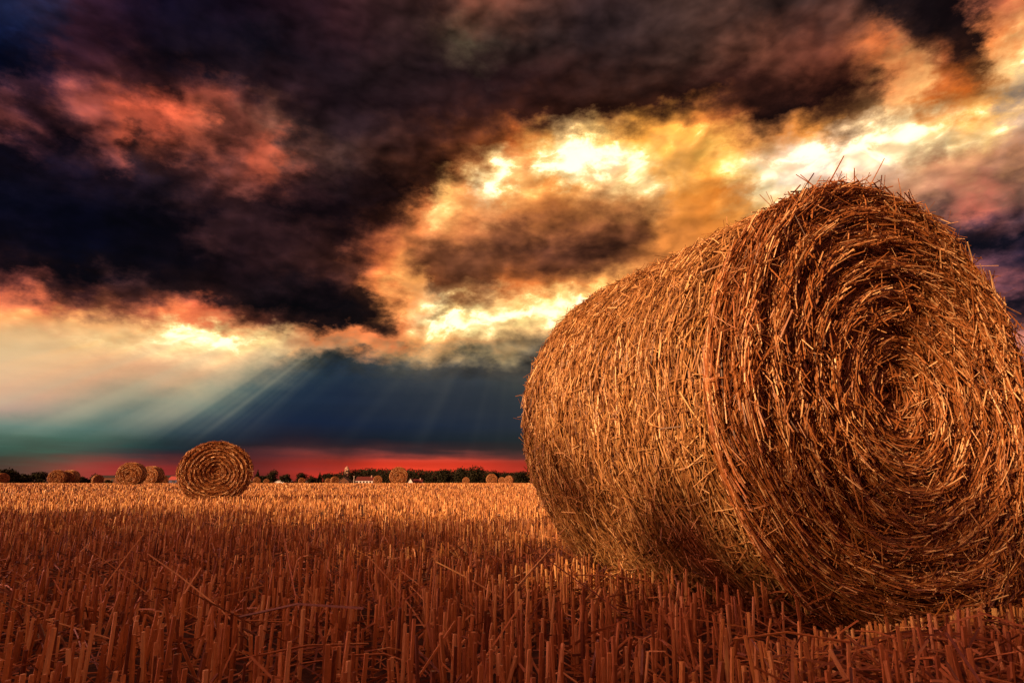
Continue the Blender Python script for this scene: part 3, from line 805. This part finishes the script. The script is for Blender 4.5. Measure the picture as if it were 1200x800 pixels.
# ------------------------------------------------------------------ village
M_WHITE = plain('white_render', (.84, .84, .86), .8, .08)
M_RED = plain('red_roof_tiles', (.13, .022, .018), .8)
M_BROWN = plain('brown_roof', (.09, .06, .045), .9)
M_WOOD = plain('brown_boards', (.14, .06, .035), .9)
M_DARK = plain('dark_roof', (.025, .02, .02), .9)
M_BLUE = plain('blue_canvas', (.03, .05, .16), .6)
M_STONE = plain('church_render', (.46, .30, .23), .9)
M_GLASS = plain('window_dark', (.02, .02, .025), .3)
M_PINK = plain('red_canvas', (.45, .10, .09), .6)
M_METAL = plain('pale_metal', (.55, .5, .45), .5)

def house(name, px, d, wpx, wallpx, roofpx, label, cat, mw, mr, wins=3, depth=6.0, gable_front=False, turn=0.0, chimney=True):
    k = d * math.cos(PITCH) / F_PX
    w, hw, hr = wpx * k, wallpx * k, roofpx * k
    o = empty(name, at(px, d), rad(turn)); tag(o, label, cat)
    g = Geo()
    if gable_front:
        g.add([(-w/2,0,0),(w/2,0,0),(w/2,0,hw),(0,0,hw+hr),(-w/2,0,hw),(-w/2,depth,0),(w/2,depth,0),(w/2,depth,hw),(0,depth,hw+hr),(-w/2,depth,hw)],
              [(0,1,2,4),(6,5,9,7),(1,6,7,2),(5,0,4,9)], [(4,2,3),(7,9,8)])
        g.build('wall', mw, o)
        e = .25; th = .18; g = Geo()
        for sx in (-1, 1):
            x0, z0 = sx * (w/2 + e), hw - e * hr / (w/2); x1, z1 = 0, hw + hr
            v = []
            for (x, z) in ((x0, z0), (x1, z1)):
                for y in (-e, depth + e):
                    v += [(x, y, z + .02), (x, y, z + .02 + th)]
            g.add(v, [(0,4,5,1),(2,3,7,6),(0,1,3,2),(4,6,7,5),(1,5,7,3),(0,2,6,4)])
        roof = g.build('roof', mr, o)
    else:
        g.add([(-w/2,0,0),(w/2,0,0),(w/2,0,hw),(-w/2,0,hw),(-w/2,depth,0),(w/2,depth,0),(w/2,depth,hw),(-w/2,depth,hw),(-w/2,depth/2,hw+hr),(w/2,depth/2,hw+hr)],
              [(0,1,2,3),(5,4,7,6)], [(3,2,9),(3,9,8),(6,7,8),(6,8,9)])
        g.add([(-w/2,0,0),(-w/2,0,hw),(-w/2,depth/2,hw+hr),(-w/2,depth,hw),(-w/2,depth,0)], None, [(0,1,4),(1,3,4),(1,2,3)])
        g.add([(w/2,0,0),(w/2,0,hw),(w/2,depth/2,hw+hr),(w/2,depth,hw),(w/2,depth,0)], None, [(0,4,1),(1,4,3),(1,3,2)])
        g.build('wall', mw, o)
        e = .3; th = .18; g = Geo()
        for (y0, y1) in ((-e, depth/2), (depth + e, depth/2)):
            z0, z1 = hw - e * hr / (depth/2), hw + hr
            v = []
            for (y, z) in ((y0, z0), (y1, z1)):
                for x in (-w/2 - e, w/2 + e):
                    v += [(x, y, z + .03), (x, y, z + .03 + th)]
            g.add(v, [(0,4,5,1),(2,3,7,6),(0,1,3,2),(4,6,7,5),(1,5,7,3),(0,2,6,4)])
        roof = g.build('roof', mr, o)
        if chimney:
            g = Geo(); g.box(w*.2, w*.2+.6, depth*.35, depth*.35+.6, hw+hr*.5, hw+hr+.8); g.build('chimney', M_STONE, roof)
    for i in range(wins):
        x = -w/2 + w * (i + .5) / wins; ww = min(.55, w / wins * .28)
        g = Geo(); g.box(x - ww, x + ww, -.05, .03, hw * .35, hw * .78); g.build('window', M_GLASS, o)
    return o

house('long_barn', 158, 345, 108, 7.2, 2.6, 'long low brown barn with dark flat roof behind the bales at left', 'barn', M_WOOD, M_DARK, 6, 10, chimney=False)
tent = house('blue_tent', 203, 230, 11, 5.2, 3.2, 'small blue walled tent with red roof left of the lone middle distance bale', 'tent', M_BLUE, M_PINK, 1, 3.5, chimney=False)
house('white_house', 327.5, 320, 10, 2.0, 2.4, 'left and lower white house of the gabled pair right of the lone bale', 'house', M_WHITE, M_WHITE, 1, 6, True)
house('white_house', 333.5, 330, 9, 3.2, 2.8, 'right and taller white house of the gabled pair right of the lone bale', 'house', M_WHITE, M_WHITE, 1, 6, True)
house('white_shed', 359.5, 315, 4, 1.8, 1.2, 'tiny white shed right of the small bale under the round tree', 'shed', M_WHITE, M_METAL, 1, 3, True)
house('brown_hut', 402, 318, 13, 3.0, 4.6, 'brown hut with steep dark roof below the church tower', 'hut', M_WOOD, M_BROWN, 2, 7, True)
house('white_building', 428, 322, 23, 4.0, 4.2, 'long white building with dark red roof right of the pale pole', 'building', M_WHITE, M_RED, 6, 9)
house('red_roofed_cottage', 480.5, 318, 6, 1.8, 4.8, 'left red roofed cottage beside the biggest far bale', 'cottage', M_WHITE, M_RED, 2, 6, True)
house('red_roofed_cottage', 489, 324, 10, 2.0, 3.2, 'right and longer red roofed cottage beside the biggest far bale', 'cottage', M_WHITE, M_RED, 3, 6)

# church tower
k = 350 * math.cos(PITCH) / F_PX
o = empty('church_tower', at(405, 350)); tag(o, 'slender pale church tower with rounded top above the brown hut', 'church tower')
g = Geo(); w = 2.1 * k; h = 17.2 * k
g.box(-w, w, 0, 2 * w, 0, h); g.build('shaft', M_STONE, o)
g = Geo(); g.box(-w * 1.12, w * 1.12, -w * .12, 2.12 * w, h, h + .3); g.build('cornice', M_STONE, o)
prof = [(1.0, 0), (1.0, .8), (.85, 1.9), (.5, 2.8), (.2, 3.4), (.05, 5.0)]
vv = []; na = 8
for (q, z) in prof:
    for i in range(na):
        a = 2 * math.pi * (i + .5) / na; vv.append((q * w * math.cos(a) * 1.05, w + q * w * math.sin(a) * 1.05, h + .3 + z * k * .62))
qq = [(i * na + j, i * na + (j + 1) % na, (i + 1) * na + (j + 1) % na, (i + 1) * na + j) for i in range(len(prof) - 1) for j in range(na)]
g = Geo(); g.add(vv, qq); g.build('dome', M_STONE, o)
for z in (.62, .82):
    g = Geo(); g.box(-w * .3, w * .3, -.06, .03, h * z, h * (z + .1)); g.build('window', M_GLASS, o)

# pole by the white building
k = 300 * math.cos(PITCH) / F_PX
o = empty('pale_pole', at(414.5, 300)); tag(o, 'thin pale pole standing left of the long white building', 'pole')
g = Geo(); tubes(g, np.array([[[0, 0, 0], [0, 0, 4.5 * k], [0, 0, 8.5 * k]]], float), np.array([.17]), 6, .5, [1, .9, .8]); g.build('shaft', M_METAL, o)
g = Geo(); g.box(-.3, .3, -.3, .3, 8.5 * k, 8.5 * k + .25); g.build('cap', M_METAL, o)

# unseen tree hedge added behind the camera, shaped to shade near field and bale
g = Geo(); bl = []
SLOPE = SUN_DIR[2] / -SUN_DIR[1]; LANE = SUN_DIR[0] / SUN_DIR[1]
for x in np.arange(-70, 2, .8):
    lane = x + LANE * 12.0                       # where this bit of hedge throws its shade
    edge = np.interp(lane, [-100, -16, -9, -6, -3.5, -2.0, -.6, .8, 1.8, 7], [12, 10.5, 9, 7.8, 6.8, 5.8, 4.7, 4.4, 3.0, 3.1])
    top = (edge + 9) * SLOPE + rng.normal(0, .16)
    y = -9 + rng.uniform(-.6, .6)
    for q in (.08, .2, .32, .44, .56, .66):
        bl.append((x + rng.uniform(-.6, .6), y + rng.uniform(-.3, .3), top * q, 1.15, .9, max(.5, top * .10)))
    bl.append((x, y, top * .84, .95, .8, top * .16)); bl.append((x + .6, y, top * .72, .95, .8, top * .2))
leaves(g, bl, 37000, .21)
tag(g.build('hedge', M_LEAF), 'tall dark hedge of trees added unseen behind the viewer to shade the near field', 'hedge', kind='stuff')
